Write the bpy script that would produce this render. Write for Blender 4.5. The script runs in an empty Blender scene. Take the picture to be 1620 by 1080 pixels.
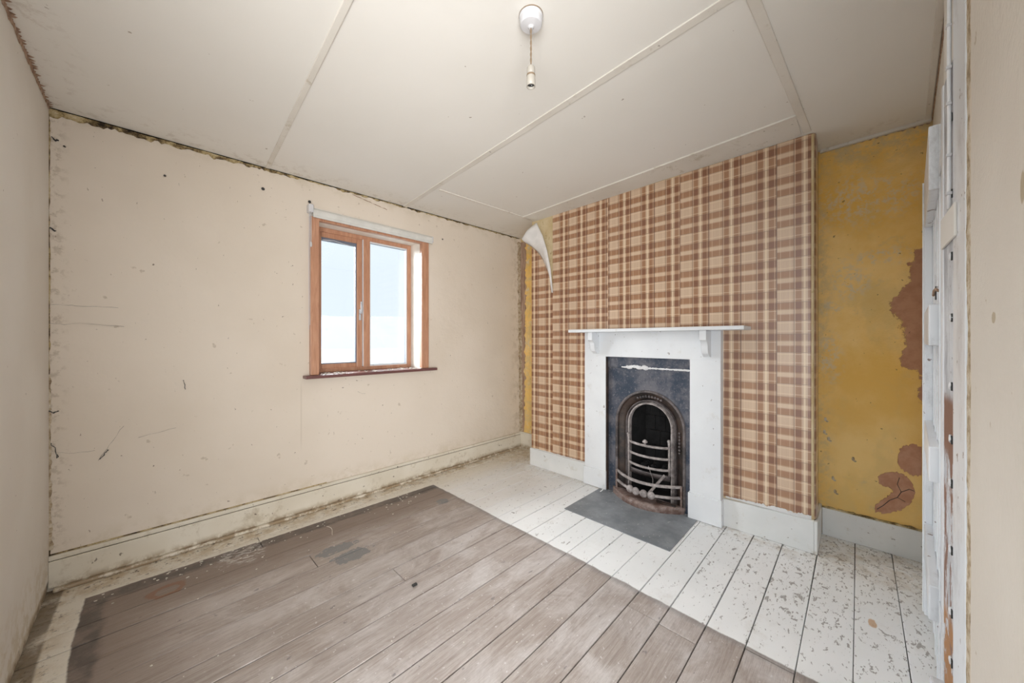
import bpy, bmesh, math, random
from mathutils import Vector, Matrix, noise as mnoise
random.seed(7)
SC = bpy.context.scene
COL = SC.collection

# ------------------------------------------------------------------ camera
cam_d = bpy.data.cameras.new('camera')
cam = bpy.data.objects.new('camera', cam_d); COL.objects.link(cam)
cam_d.sensor_width = 36; cam_d.lens = 559 * 36 / 1620
cam_d.shift_y = -2 / 1620; cam_d.clip_start = 0.02; cam_d.clip_end = 2000
cam.location = (0, 0, 1.215)
cam.rotation_euler = (math.pi / 2, 0, math.atan2(1357 - 810, 559) - math.pi / 2)
SC.camera = cam

# ------------------------------------------------------------------ world, lights, exposure
SC.view_settings.view_transform = 'Standard'
SC.view_settings.look = 'None'
SC.view_settings.gamma = 1
SC.view_settings.use_curve_mapping = False
SC.view_settings.exposure = 0.0
SC.cycles.max_bounces = 10
SC.cycles.diffuse_bounces = 6
SC.cycles.sample_clamp_indirect = 8

w = bpy.data.worlds.new('sky'); SC.world = w; w.use_nodes = True
bg = w.node_tree.nodes['Background']
bg.inputs['Color'].default_value = (0.80, 0.89, 0.96, 1)
bg.inputs['Strength'].default_value = 1.2

def sun(name, direction, strength, angle, color):
    l = bpy.data.lights.new(name, 'SUN'); l.energy = strength; l.angle = math.radians(angle); l.color = color
    o = bpy.data.objects.new(name, l); COL.objects.link(o)
    o.rotation_euler = Vector(direction).to_track_quat('-Z', 'Y').to_euler()
    return o
sun('daylight_sun', (0.22, -1.0, -0.40), 27.0, 62, (0.93, 0.97, 1.0))

def area(name, loc, direction, sx, sy, power, color):
    l = bpy.data.lights.new(name, 'AREA'); l.shape = 'RECTANGLE'; l.size = sx; l.size_y = sy
    l.energy = power; l.color = color
    o = bpy.data.objects.new(name, l); COL.objects.link(o)
    o.location = loc; o.rotation_euler = Vector(direction).to_track_quat('-Z', 'Z').to_euler()
    return o
area('rear_fill', (-0.75, -0.80, 0.95), (0.715, 0.70, 0.24), 1.5, 1.8, 138, (1.0, 0.99, 0.975))  # fill lamp added behind the camera to lift the room and ceiling

# ------------------------------------------------------------------ mesh helpers
class G:
    def __init__(s): s.v = []; s.f = []; s.uv = None
    def add(s, vs, fs):
        b = len(s.v); s.v += [tuple(p) for p in vs]; s.f += [tuple(b + i for i in f) for f in fs]; return s
    def box(s, a, b):
        x0, y0, z0 = a; x1, y1, z1 = b
        if x0 > x1: x0, x1 = x1, x0
        if y0 > y1: y0, y1 = y1, y0
        if z0 > z1: z0, z1 = z1, z0
        return s.add([(x0,y0,z0),(x1,y0,z0),(x1,y1,z0),(x0,y1,z0),(x0,y0,z1),(x1,y0,z1),(x1,y1,z1),(x0,y1,z1)],
                     [(0,3,2,1),(4,5,6,7),(0,1,5,4),(1,2,6,5),(2,3,7,6),(3,0,4,7)])
    def hexa(s, b4, t4):
        return s.add(list(b4) + list(t4), [(0,3,2,1),(4,5,6,7),(0,1,5,4),(1,2,6,5),(2,3,7,6),(3,0,4,7)])
    def prism(s, pts, f0, f1):
        """pts 2D outline; f0/f1 map a 2D point to 3D at either end"""
        n = len(pts)
        return s.add([f0(*p) for p in pts] + [f1(*p) for p in pts],
                     [tuple(range(n))[::-1], tuple(range(n, 2*n))] + [(i, (i+1) % n, n+(i+1) % n, n+i) for i in range(n)])
    def tube(s, pts, r, n=8, cap=True):
        pts = [Vector(p) for p in pts]; rs = r if isinstance(r, (list, tuple)) else [r]*len(pts)
        up = None; vs = []
        for i, p in enumerate(pts):
            t = (pts[min(i+1, len(pts)-1)] - pts[max(i-1, 0)]).normalized()
            if up is None: up = t.orthogonal().normalized()
            up = (up - t*up.dot(t)).normalized(); sd = t.cross(up)
            for k in range(n):
                a = 2*math.pi*k/n
                vs.append(p + (up*math.cos(a) + sd*math.sin(a))*rs[i])
        fs = [(i*n+k, i*n+(k+1) % n, (i+1)*n+(k+1) % n, (i+1)*n+k) for i in range(len(pts)-1) for k in range(n)]
        if cap: fs += [tuple(range(n))[::-1], tuple((len(pts)-1)*n+k for k in range(n))]
        return s.add(vs, fs)
    def lathe(s, prof, c, n=32):
        vs = []
        for r, z in prof:
            for k in range(n):
                a = 2*math.pi*k/n; vs.append((c[0]+r*math.cos(a), c[1]+r*math.sin(a), c[2]+z))
        fs = [(i*n+k, i*n+(k+1) % n, (i+1)*n+(k+1) % n, (i+1)*n+k) for i in range(len(prof)-1) for k in range(n)]
        fs += [tuple(range(n))[::-1], tuple((len(prof)-1)*n+k for k in range(n))]
        return s.add(vs, fs)
    def ball(s, c, r, n=12, m=8, sc=(1,1,1)):
        vs = []
        for i in range(1, m):
            th = math.pi*i/m
            for k in range(n):
                a = 2*math.pi*k/n
                vs.append((c[0]+r*sc[0]*math.sin(th)*math.cos(a), c[1]+r*sc[1]*math.sin(th)*math.sin(a), c[2]+r*sc[2]*math.cos(th)))
        vs += [(c[0], c[1], c[2]+r*sc[2]), (c[0], c[1], c[2]-r*sc[2])]
        T = (m-1)*n
        fs = [(i*n+k, (i+1)*n+k, (i+1)*n+(k+1) % n, i*n+(k+1) % n) for i in range(m-2) for k in range(n)]
        fs += [(T, k, (k+1) % n) for k in range(n)] + [(T+1, (m-2)*n+(k+1) % n, (m-2)*n+k) for k in range(n)]
        return s.add(vs, fs)
    def build(s, name, mat, parent=None, bevel=0, smooth=False, kind=None, solid=0, seg=2):
        me = bpy.data.meshes.new(name)
        off = Vector((0, 0, 0)) if parent is None else world_loc(parent)
        local = False; q_ = parent
        while q_ is not None: local = local or bool(q_.get('_local')); q_ = q_.parent
        vs = s.v if local else [tuple(Vector(p) - off) for p in s.v]
        if parent is None:
            xs = [p[0] for p in vs]; ys = [p[1] for p in vs]; zs = [p[2] for p in vs]
            org = Vector(((min(xs)+max(xs))/2, (min(ys)+max(ys))/2, min(zs)))
            vs = [tuple(Vector(p) - org) for p in vs]
        me.from_pydata(vs, [], s.f)
        bm = bmesh.new(); bm.from_mesh(me)
        if s.uv is None: bmesh.ops.recalc_face_normals(bm, faces=bm.faces)
        bm.to_mesh(me); bm.free()
        if s.uv is not None:
            ul = me.uv_layers.new(name='UVMap')
            for lp in me.loops: ul.data[lp.index].uv = s.uv[lp.vertex_index]
        o = bpy.data.objects.new(name, me); COL.objects.link(o)
        me.materials.append(mat)
        if parent is None: o.location = org
        else: o.parent = parent
        if smooth:
            for p in me.polygons: p.use_smooth = True
        if bevel:
            b = o.modifiers.new('bevel', 'BEVEL'); b.width = bevel; b.segments = seg; b.limit_method = 'ANGLE'; b.angle_limit = math.radians(40)
        if solid:
            q = o.modifiers.new('solid', 'SOLIDIFY'); q.thickness = solid; q.offset = -1
        if kind: o['kind'] = kind
        return o
def world_loc(o):
    v = Vector((0, 0, 0))
    while o is not None: v += o.location; o = o.parent
    return v
def thing(name, loc, label=None, cat=None, group=None, kind=None, rz=0, local=False):
    o = bpy.data.objects.new(name, None); COL.objects.link(o); o.location = loc; o.rotation_euler[2] = rz
    o.empty_display_size = .1
    if local: o['_local'] = 1
    if label: o['label'] = label
    if cat: o['category'] = cat
    if group: o['group'] = group
    if kind: o['kind'] = kind
    return o
def tag(o, label, cat, group=None):
    o['label'] = label; o['category'] = cat
    if group: o['group'] = group
    return o

# ------------------------------------------------------------------ material helpers
class M:
    def __init__(s, name, rough=.6, spec=.5):
        s.m = bpy.data.materials.new(name); s.m.use_nodes = True
        s.t = s.m.node_tree; s.n = s.t.nodes; s.b = s.n['Principled BSDF']
        s.b.inputs['Roughness'].default_value = rough
        s.b.inputs['Specular IOR Level'].default_value = spec
        s.geo = s.n.new('ShaderNodeNewGeometry'); s.P = s.geo.outputs['Position']
        sp = s.n.new('ShaderNodeSeparateXYZ'); s.l(s.P, sp.inputs[0]); s.X, s.Y, s.Z = sp.outputs
    def l(s, a, b): s.t.links.new(a, b)
    def put(s, inp, v):
        if hasattr(v, 'is_output'): s.l(v, inp)
        elif isinstance(v, (tuple, list)) and len(v) == 3 and inp.type == 'RGBA': inp.default_value = (*v, 1)
        else: inp.default_value = v
    def mt(s, op, a, b=0.0, c=None, clamp=False):
        n = s.n.new('ShaderNodeMath'); n.operation = op; n.use_clamp = clamp
        s.put(n.inputs[0], a); s.put(n.inputs[1], b)
        if c is not None: s.put(n.inputs[2], c)
        return n.outputs[0]
    def map(s, v, scale=(1,1,1), loc=(0,0,0), rot=(0,0,0)):
        n = s.n.new('ShaderNodeMapping'); s.put(n.inputs[0], v)
        n.inputs['Location'].default_value = loc; n.inputs['Scale'].default_value = scale; n.inputs['Rotation'].default_value = rot
        return n.outputs[0]
    def noise(s, scale, detail=4, rough=.6, vec=None, dist=0.0):
        n = s.n.new('ShaderNodeTexNoise'); s.put(n.inputs['Vector'], s.P if vec is None else vec)
        n.inputs['Scale'].default_value = scale; n.inputs['Detail'].default_value = detail
        n.inputs['Roughness'].default_value = rough; n.inputs['Distortion'].default_value = dist
        return n.outputs[0]
    def voro(s, scale, vec=None, feature='F1'):
        n = s.n.new('ShaderNodeTexVoronoi'); n.feature = feature; s.put(n.inputs['Vector'], s.P if vec is None else vec)
        n.inputs['Scale'].default_value = scale
        return n.outputs['Distance']
    def step(s, v, a, b):
        """smooth 0..1 as v goes a..b (a may exceed b)"""
        n = s.n.new('ShaderNodeMapRange'); n.interpolation_type = 'SMOOTHSTEP'
        s.put(n.inputs['Value'], v)
        if a < b: n.inputs['From Min'].default_value = a; n.inputs['From Max'].default_value = b
        else:
            n.inputs['From Min'].default_value = b; n.inputs['From Max'].default_value = a
            n.inputs['To Min'].default_value = 1; n.inputs['To Max'].default_value = 0
        return n.outputs['Result']
    def mix(s, f, a, b, mode='MIX'):
        n = s.n.new('ShaderNodeMix'); n.data_type = 'RGBA'; n.blend_type = mode
        s.put(n.inputs[0], f); s.put(n.inputs[6], a); s.put(n.inputs[7], b)
        return n.outputs[2]
    def ramp(s, f, stops, interp='LINEAR'):
        n = s.n.new('ShaderNodeValToRGB'); s.put(n.inputs[0], f); r = n.color_ramp; r.interpolation = interp
        while len(r.elements) < len(stops): r.elements.new(1)
        for e, (p, c) in zip(r.elements, stops):
            e.position = p; e.color = (*c, 1)
        return n.outputs[0]
    def blob(s, a, b, ca, cb, ra, rb, wob, scale=12, soft=.12):
        """mask of a wobbly ellipse in coordinates a,b"""
        da = s.mt('DIVIDE', s.mt('SUBTRACT', a, ca), ra); db = s.mt('DIVIDE', s.mt('SUBTRACT', b, cb), rb)
        d = s.mt('SQRT', s.mt('ADD', s.mt('MULTIPLY', da, da), s.mt('MULTIPLY', db, db)))
        d = s.mt('ADD', d, s.mt('MULTIPLY', s.mt('SUBTRACT', s.noise(scale, 5, .65), .5), wob))
        return s.step(d, 1+soft, 1-soft)
    def mul(s, a, b): return s.mt('MULTIPLY', a, b)
    def mx(s, a, b): return s.mt('MAXIMUM', a, b)
    def bump(s, h, strength=.3, dist=.01):
        n = s.n.new('ShaderNodeBump'); n.inputs['Strength'].default_value = strength; n.inputs['Distance'].default_value = dist
        s.put(n.inputs['Height'], h); s.l(n.outputs[0], s.b.inputs['Normal'])
    def rnd(s):
        return s.n.new('ShaderNodeObjectInfo').outputs['Random']
    def out(s, c=None, rough=None):
        if c is not None: s.put(s.b.inputs['Base Color'], c)
        if rough is not None: s.put(s.b.inputs['Roughness'], rough)
        return s.m

def specks(m, scale, thr, wid=.03, vec=None):
    return m.step(m.noise(scale, 3, .55, vec), thr, thr+wid)

def mat_cream():
    m = M('cream_distemper', .75, .3)
    c = m.mix(m.step(m.noise(1.1, 4, .5), .35, .65), (.66,.584,.495), (.71,.637,.552))
    c = m.mix(m.mul(specks(m, 16, .70, .05), .55), c, (.40,.33,.25))
    c = m.mix(m.mul(specks(m, 34, .725, .03), .8), c, (.10,.07,.05))
    streak = m.noise(7, 6, .7, m.map(m.P, (1, 1, 2.6), rot=(0, .5, 0)), 1.5)
    c = m.mix(m.mul(m.step(streak, .70, .74), .5), c, (.33,.26,.19))
    # damp and soot hugging the ceiling, the skirting and the left corner
    topd = m.mul(m.step(m.Z, 2.26, 2.36), m.step(m.noise(9, 5, .7), .45, .60))
    c = m.mix(m.mul(topd, .3), c, (.38,.32,.20))
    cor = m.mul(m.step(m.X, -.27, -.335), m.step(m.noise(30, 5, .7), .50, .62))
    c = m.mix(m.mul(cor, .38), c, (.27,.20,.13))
    bot = m.mul(m.step(m.Z, .28, .18), m.step(m.noise(11, 5, .7), .40, .6))
    c = m.mix(m.mul(bot, .22), c, (.42,.34,.20))
    dr = m.mul(m.mul(m.step(m.mt('ABSOLUTE', m.mt('SUBTRACT', m.X, .735)), .006, .002), m.step(m.Z, .94, .85)), m.step(m.Z, .42, .55))
    c = m.mix(m.mul(dr, .25), c, (.40,.34,.27))
    fl_ = m.noise(70, 3, .6, m.map(m.P, (1, 1, .35), rot=(0, .4, 0)))
    c = m.mix(m.mul(m.step(fl_, .715, .74), .6), c, (.17,.12,.08))
    rt = m.mul(m.step(m.X, 2.75, 2.92), m.step(m.noise(14, 5, .7), .45, .6))
    c = m.mix(m.mul(rt, .5), c, (.45,.38,.30))
    m.bump(m.mt('ADD', m.mul(m.noise(3, 4, .5), 1.2), m.mul(m.noise(60, 3, .5), .12)), .35, .02)
    return m.out(c)
def mat_leftwall():
    m = M('off_white_emulsion', .7, .3)
    c = m.mix(m.step(m.noise(1.5, 4, .5), .35, .7), (.70,.67,.62), (.75,.73,.69))
    c = m.mix(m.mul(specks(m, 30, .735, .03), .7), c, (.15,.10,.07))
    c = m.mix(m.mul(m.mul(m.step(m.Z, .35, .08), m.step(m.noise(14, 5, .7), .45, .6)), .5), c, (.50,.42,.28))
    m.bump(m.noise(5, 4, .5), .2, .02)
    return m.out(c)
def mat_ceiling():
    m = M('ceiling_board_paint', .7, .3)
    c = m.mix(m.step(m.noise(.8, 4, .5), .3, .7), (.73,.71,.665), (.77,.75,.71))
    c = m.mix(m.mul(specks(m, 22, .735, .03), .7), c, (.25,.19,.14))
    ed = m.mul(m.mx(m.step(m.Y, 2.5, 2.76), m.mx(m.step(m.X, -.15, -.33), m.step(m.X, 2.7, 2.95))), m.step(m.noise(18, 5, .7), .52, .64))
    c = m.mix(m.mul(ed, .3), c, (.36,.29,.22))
    m.bump(m.noise(2.5, 3, .5), .2, .02)
    return m.out(c)
def mat_plaster():
    m = M('lumpy_stone_paint', .6, .4)
    c = m.mix(m.step(m.noise(2, 4, .5), .3, .7), (.61,.56,.495), (.66,.615,.55))
    c = m.mix(m.mul(specks(m, 20, .72, .03), .6), c, (.33,.24,.12))
    c = m.mix(m.mul(m.mx(m.blob(m.X, m.Z, 1.032, 1.254, .012, .010, 1.2, 40), m.blob(m.X, m.Z, .880, 1.436, .010, .022, 1.2, 40)), .7), c, (.33,.25,.13))
    h = m.mt('ADD', m.mul(m.noise(10, 5, .6, None, .8), 1.3), m.mul(m.noise(90, 3, .5), .35))
    m.bump(h, .5, .008)
    return m.out(c)
def mat_yellow():
    m = M('ochre_distemper', .65, .35)
    c = m.mix(m.step(m.noise(2.2, 5, .6), .35, .65), (.80,.49,.11), (.90,.63,.25))
    c = m.mix(m.mul(m.step(m.noise(4, 5, .6, m.map(m.P, (1,1,.6))), .50, .68), .55), c, (.66,.49,.20))
    c = m.mix(m.mul(m.step(m.Z, 1.3, .35), .40), c, (.78,.57,.24))
    # flaked pale patches
    fl = m.step(m.noise(34, 7, .75), .46, .60)
    area_ = m.mx(m.mx(m.blob(m.Y, m.Z, .03, 1.58, .09, .10, 1.6, 5, .6), m.blob(m.Y, m.Z, -.09, 1.70, .13, .05, 1.6, 5, .6)),
                 m.mx(m.blob(m.Y, m.Z, .12, 1.42, .05, .04, 1.4, 5, .6), m.blob(m.Y, m.Z, -.02, 2.05, .20, .12, 1.8, 4, .9)))
    area_ = m.mx(area_, m.blob(m.Y, m.Z, .13, 1.10, .05, .14, 1.8, 5, .8))
    c = m.mix(m.mul(m.mul(fl, area_), .75), c, (.66,.58,.42))
    c = m.mix(m.mul(m.step(m.noise(7, 7, .75), .58, .72), .45), c, (.56,.46,.27))
    c = m.mix(m.mul(m.mul(m.step(m.Z, 2.15, 2.38), m.step(m.noise(8, 6, .75), .42, .6)), .7), c, (.52,.44,.27))
    c = m.mix(m.mul(m.mul(m.step(m.Y, .08, .16), m.step(m.noise(12, 6, .75), .42, .62)), .55), c, (.55,.45,.26))
    # left alcove: pale flakes
    c = m.mix(m.mul(m.mul(m.step(m.Y, 2.4, 2.5), m.step(m.noise(16, 5, .7, m.map(m.P, (1,1,.5))), .57, .62)), .8), c, (.66,.56,.38))
    # bare pink plaster with a broken edge along the right of the recess
    edge = m.mt('ADD', m.mul(m.mt('SUBTRACT', m.noise(5, 3, .6), .5), .22), m.mul(m.mt('SUBTRACT', m.noise(38, 6, .75), .5), .10))
    lim = m.mt('SUBTRACT', -.145, m.mul(m.mt('ABSOLUTE', m.mt('SUBTRACT', m.Z, 1.36)), .20))
    pk = m.mul(m.step(m.mt('ADD', m.Y, edge), -.0, -.006), 0.0)
    yy = m.mt('SUBTRACT', m.mt('ADD', m.Y, edge), lim)
    pk = m.mul(m.mul(m.step(yy, .004, -.004), m.step(m.mt('ADD', m.Z, edge), 1.74, 1.72)), m.step(m.mt('ADD', m.Z, edge), .86, .88))
    pc = m.mix(m.step(m.noise(20, 5, .6), .35, .65), (.43,.215,.12), (.50,.27,.16))
    c = m.mix(pk, c, pc)
    c = m.mix(m.mul(specks(m, 42, .70, .04), .7), c, (.12,.08,.04))
    m.bump(m.mt('ADD', m.noise(9, 6, .65), m.mul(pk, -.5)), .5, .012)
    return m.out(c)
def mat_pink():
    m = M('bare_pink_plaster', .8, .2)
    m.bump(m.noise(30, 5, .6), .4, .006)
    return m.out(m.mix(m.step(m.noise(18, 5, .6), .35, .65), (.45,.235,.145), (.54,.31,.21)))
def mat_breast():
    m = M('aged_lining_paper', .7, .3)
    c = m.mix(m.step(m.noise(5, 5, .6), .3, .7), (.50,.38,.20), (.62,.52,.34))
    return m.out(m.mix(m.mul(specks(m, 30, .62, .08), .5), c, (.34,.24,.10)))
def mat_ragged():
    m = M('crumbled_plaster', .85, .2)
    c = m.ramp(m.noise(30, 6, .7), [(.30, (.16,.11,.07)), (.45, (.42,.33,.22)), (.55, (.58,.50,.38)), (.7, (.70,.64,.55))])
    m.bump(m.noise(40, 5, .7), .8, .01)
    return m.out(c)
def mat_ochre_dirt():
    m = M('mouldy_ochre_plaster', .85, .2)
    c = m.ramp(m.noise(16, 6, .75), [(.36, (.03,.022,.015)), (.46, (.17,.12,.06)), (.54, (.42,.33,.17)), (.66, (.58,.49,.34))])
    return m.out(c)
def mat_brown_timber():
    m = M('bare_brown_timber', .7, .3)
    c = m.ramp(m.noise(6, 6, .7, m.map(m.P, (8, 8, 1))), [(.3, (.16,.09,.06)), (.5, (.36,.24,.17)), (.75, (.55,.42,.33))])
    return m.out(c)
def mat_floor():
    m = M('scrubbed_floorboard', .45, .5)
    r = m.rnd()
    sh = m.n.new('ShaderNodeCombineXYZ'); m.put(sh.inputs[0], m.mul(r, 37.0)); m.put(sh.inputs[2], m.mul(r, 11.0))
    va = m.n.new('ShaderNodeVectorMath'); va.operation = 'ADD'; m.l(m.P, va.inputs[0]); m.l(sh.outputs[0], va.inputs[1])
    V = va.outputs[0]
    grain = m.noise(9, 7, .65, m.map(V, (.5, 9, 1)), 1.2)
    fine = m.noise(30, 5, .7, m.map(V, (.6, 14, 1)))
    wood = m.ramp(grain, [(.25, (.25,.205,.18)), (.5, (.39,.34,.31)), (.75, (.50,.45,.42))])
    wood = m.mix(m.mul(m.step(fine, .52, .70), .35), wood, (.17,.125,.10))
    wood = m.mix(m.mul(r, .25), wood, (.37,.29,.245))
    # whitish wear with window sheen painted in over the middle of the floor
    wear_sheen = m.step(m.noise(3.2, 7, .7, m.map(V, (.8, 1.3, 1)), .6), .42, .68)
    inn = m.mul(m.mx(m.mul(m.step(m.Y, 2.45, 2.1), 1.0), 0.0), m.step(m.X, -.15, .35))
    wood = m.mix(m.mul(m.mul(wear_sheen, .62), m.mt('ADD', m.mul(inn, .90), .10)), wood, (.66,.63,.625))
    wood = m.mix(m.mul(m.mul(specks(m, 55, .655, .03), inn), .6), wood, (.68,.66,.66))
    wood = m.mix(m.mul(specks(m, 26, .685, .03, m.map(m.P, (.7,1.2,1))), .6), wood, (.15,.14,.15))
    # dark varnish line round the old carpet edge
    wob = m.mul(m.mt('SUBTRACT', m.noise(5, 5, .7), .5), .10)
    top = m.mt('ADD', m.Y, m.mul(m.X, .025))
    tw = m.mt('ADD', top, wob)
    lw = m.mt('ADD', m.X, wob)
    band = m.mx(m.mul(m.step(tw, 2.12, 2.42), .62), m.mul(m.step(lw, .18, -.15), .5))  # under-window shade painted into the wood; left side simply browner
    wood = m.mix(band, wood, (.155,.10,.072))
    dark = m.mx(m.step(tw, 2.49, 2.53), m.step(lw, -.135, -.165))
    wood = m.mix(m.mul(dark, m.mt('ADD', m.mul(m.step(m.noise(9, 5, .7), .35, .6), .5), .30)), wood, (.06,.05,.047))
    # grey paint patches
    g1 = m.mx(m.blob(m.X, m.Y, .755, 2.165, .11, .045, 2.2, 22, .05), m.blob(m.X, m.Y, .80, 2.045, .10, .055, 2.2, 22, .05))
    g1 = m.mx(g1, m.blob(m.X, m.Y, 1.54, 2.24, .05, .04, 1.5, 14, .2))
    g1 = m.mul(g1, m.step(m.noise(40, 4, .6), .30, .42))
    wood = m.mix(m.mul(g1, .85), wood, (.19,.205,.215))
    og = m.blob(m.X, m.Y, .055, 2.40, .07, .055, 1.0, 14, .08); oh = m.blob(m.X, m.Y, .055, 2.40, .045, .03, 1.0, 14, .1)
    wood = m.mix(m.mul(m.mt('SUBTRACT', og, oh, clamp=True), .6), wood, (.24,.085,.03))
    ws = m.mul(m.blob(m.X, m.Y, .36, 2.50, .10, .10, 1.8, 14, .3), m.step(m.noise(24, 5, .7, m.map(m.P, (1,3,1), rot=(0,0,.6))), .47, .58))
    wood = m.mix(m.mul(ws, .7), wood, (.72,.70,.68))
    # painted border outside the carpet rectangle
    e = m.mul(m.mt('SUBTRACT', m.noise(14, 5, .6), .5), .018)
    e2 = m.mul(m.mt('SUBTRACT', m.noise(1.6, 3, .5), .5), .05)
    px = m.mt('ADD', m.mt('ADD', m.X, e), e2); py = m.mt('ADD', top, e)
    out = m.mx(m.mx(m.step(px, 1.652, 1.662), m.step(px, -.213, -.221)), m.step(py, 2.590, 2.598))
    pale = m.mix(m.step(m.noise(2, 4, .5), .35, .65), (.80,.815,.82), (.86,.87,.875))
    pale = m.mix(m.mul(m.mx(m.step(m.Y, 2.30, 2.6), m.step(m.X, .3, -.1)), .5), pale, (.66,.58,.43))
    heavy = m.mul(m.step(m.X, 1.5, 2.1), m.step(m.Y, .9, .2))
    cn = m.noise(13, 6, .70, m.map(V, (1.5, 2.6, 1), rot=(0,0,.5)), .5)
    chips = m.step(m.mt('ADD', cn, m.mul(heavy, .05)), .635, .655)
    cn2 = m.noise(42, 4, .6, m.map(V, (.8, 2.0, 1), rot=(0,0,-.7)))
    chips = m.mx(chips, m.step(m.mt('ADD', cn2, m.mul(heavy, .05)), .665, .69))
    paint = m.mix(m.mul(chips, .85), pale, (.29,.27,.26))
    paint = m.mix(m.mul(m.step(m.noise(5, 6, .7), .55, .75), .28), paint, (.50,.46,.40))
    # grime where the border meets the walls
    gr = m.mx(m.mx(m.mul(m.step(m.Y, 2.56, 2.72), .9), m.mul(m.step(m.X, -.20, -.33), .8)), m.mx(m.mul(m.mul(m.step(m.X, 2.2, 2.8), m.step(m.Y, 1.6, 2.6)), .8), m.mul(m.step(m.X, 2.45, 2.62), .45)))
    gn = m.step(m.noise(10, 6, .75), .42, .60)
    paint = m.mix(m.mul(gr, m.mt('ADD', m.mul(gn, .60), .10)), paint, (.38,.25,.10))
    gn2 = m.step(m.noise(30, 5, .75), .56, .62)
    paint = m.mix(m.mul(gr, gn2), paint, (.08,.055,.035))
    paint = m.mix(m.mul(m.mul(m.step(m.mt('ADD', m.X, e2), -.292, -.304), m.step(m.noise(7,4,.6), .3, .5)), .8), paint, (.12,.085,.05))
    ob = m.blob(m.X, m.Y, 2.17, -.045, .03, .015, 1.2, 20, .1)
    paint = m.mix(m.mul(ob, .8), paint, (.55,.33,.17))
    wood = m.mix(m.mul(m.step(m.mt('ADD', m.mt('ADD', m.X, e), e2), 1.61, 1.652), .45), wood, (.17,.17,.18))
    wood = m.mix(m.mul(m.step(m.noise(120, 3, .7, m.map(V, (.15, 3, 1))), .48, .62), .22), wood, (.20,.16,.14))
    c = m.mix(out, wood, paint)
    m.bump(m.mt('ADD', m.mul(fine, .5), m.mt('ADD', m.mul(out, m.mt('SUBTRACT', .35, m.mul(chips, .3))), m.mul(grain, .6))), .35, .004)
    return m.out(c, m.mt('ADD', m.mul(m.noise(6, 4, .6), .25), .30))
def mat_white(name, a, b, rough=.35, grime=.4):
    m = M(name, rough, .5)
    c = m.mix(m.step(m.noise(3, 4, .5), .3, .7), a, b)
    c = m.mix(m.mul(specks(m, 30, .70, .03), .7), c, (.22,.19,.16))
    c = m.mix(m.mul(m.step(m.noise(9, 6, .75), .57, .70), grime), c, (.42,.36,.26))
    m.bump(m.noise(20, 4, .5), .15, .004)
    return m.out(c)
def mat_skirt():
    m = M('grimy_cream_gloss', .4, .5)
    c = m.mix(m.step(m.noise(3, 4, .5), .3, .7), (.63,.575,.475), (.70,.655,.565))
    c = m.mix(m.mul(m.step(m.noise(8, 6, .75), .52, .68), .5), c, (.36,.29,.19))
    low = m.mul(m.step(m.Z, .06, .01), m.step(m.noise(18, 5, .7), .38, .55))
    c = m.mix(m.mul(low, .8), c, (.22,.135,.05))
    c = m.mix(m.mul(specks(m, 28, .68, .03), .8), c, (.12,.09,.06))
    return m.out(c)
def mat_wallpaper():
    m = M('tartan_vinyl_paper', .34, .5)
    uv = m.n.new('ShaderNodeUVMap').outputs[0]
    sp = m.n.new('ShaderNodeSeparateXYZ'); m.l(uv, sp.inputs[0])
    fu = m.mt('FRACT', sp.outputs[0]); fv = m.mt('FRACT', sp.outputs[1])
    L, B, D = (0,0,0), (1,0,0), (0,0,1)
    ru = m.ramp(fu, [(0, D), (.018, L), (.10, (0,.6,0)), (.115, L), (.34, (0,.6,0)), (.355, L), (.41, (.25,0,0)), (.445, D), (.463, (.2,.5,0)), (.485, B),
                     (.64, (.35,.25,0)), (.69, (0,.95,0)), (.735, (.2,.3,0)), (.79, B), (.94, (.4,.6,0)), (.957, (.8,0,0)), (.985, D)], 'CONSTANT')
    rv = m.ramp(fv, [(0, (.3,0,1)), (.015, B), (.21, (.5,0,0)), (.24, (0,.22,0)), (.36, (.4,.0,0)), (.39, B), (.58, (.3,0,1)), (.595, L), (.64, (0,.75,0)),
                     (.658, L), (.90, (0,.75,0)), (.918, L), (.96, (.3,0,0))], 'CONSTANT')
    def sep(c):
        n = m.n.new('ShaderNodeSeparateColor'); m.l(c, n.inputs[0]); return n.outputs
    u = sep(ru); v = sep(rv)
    light = m.mix(m.noise(150, 3, .5, m.map(m.P, (1, 1, .06))), (.55,.385,.255), (.62,.455,.32))
    c = m.mix(u[0], light, m.mix(1, light, (.58,.40,.27), 'MULTIPLY'))
    c = m.mix(v[0], c, m.mix(1, c, (.58,.39,.26), 'MULTIPLY'))
    c = m.mix(m.mul(u[1], .75), c, (.80,.66,.47))
    c = m.mix(m.mul(v[1], .65), c, (.80,.66,.47))
    c = m.mix(m.mul(u[2], .75), c, (.09,.03,.015))
    c = m.mix(m.mul(v[2], .60), c, (.12,.045,.02))
    m.b.inputs['Coat Weight'].default_value = 1; m.b.inputs['Coat Roughness'].default_value = .36; m.b.inputs['Coat IOR'].default_value = 1.75
    return m.out(c)
def mat_iron(name, a, b, sc, rough=.5, spots=True):
    m = M(name, rough, .5)
    c = m.mix(m.step(m.noise(sc, 6, .7), .38, .62), a, b)
    if spots: c = m.mix(m.mul(m.step(m.noise(60, 4, .7), .56, .66), .5), c, (.22,.21,.22))
    m.bump(m.noise(40, 5, .65), .4, .004)
    return m.out(c)
def mat_plain(name, col, rough=.5, spec=.5):
    m = M(name, rough, spec)
    k = .88
    return m.out(m.mix(m.step(m.noise(12, 4, .6), .3, .7), tuple(v*k for v in col), col))
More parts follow.
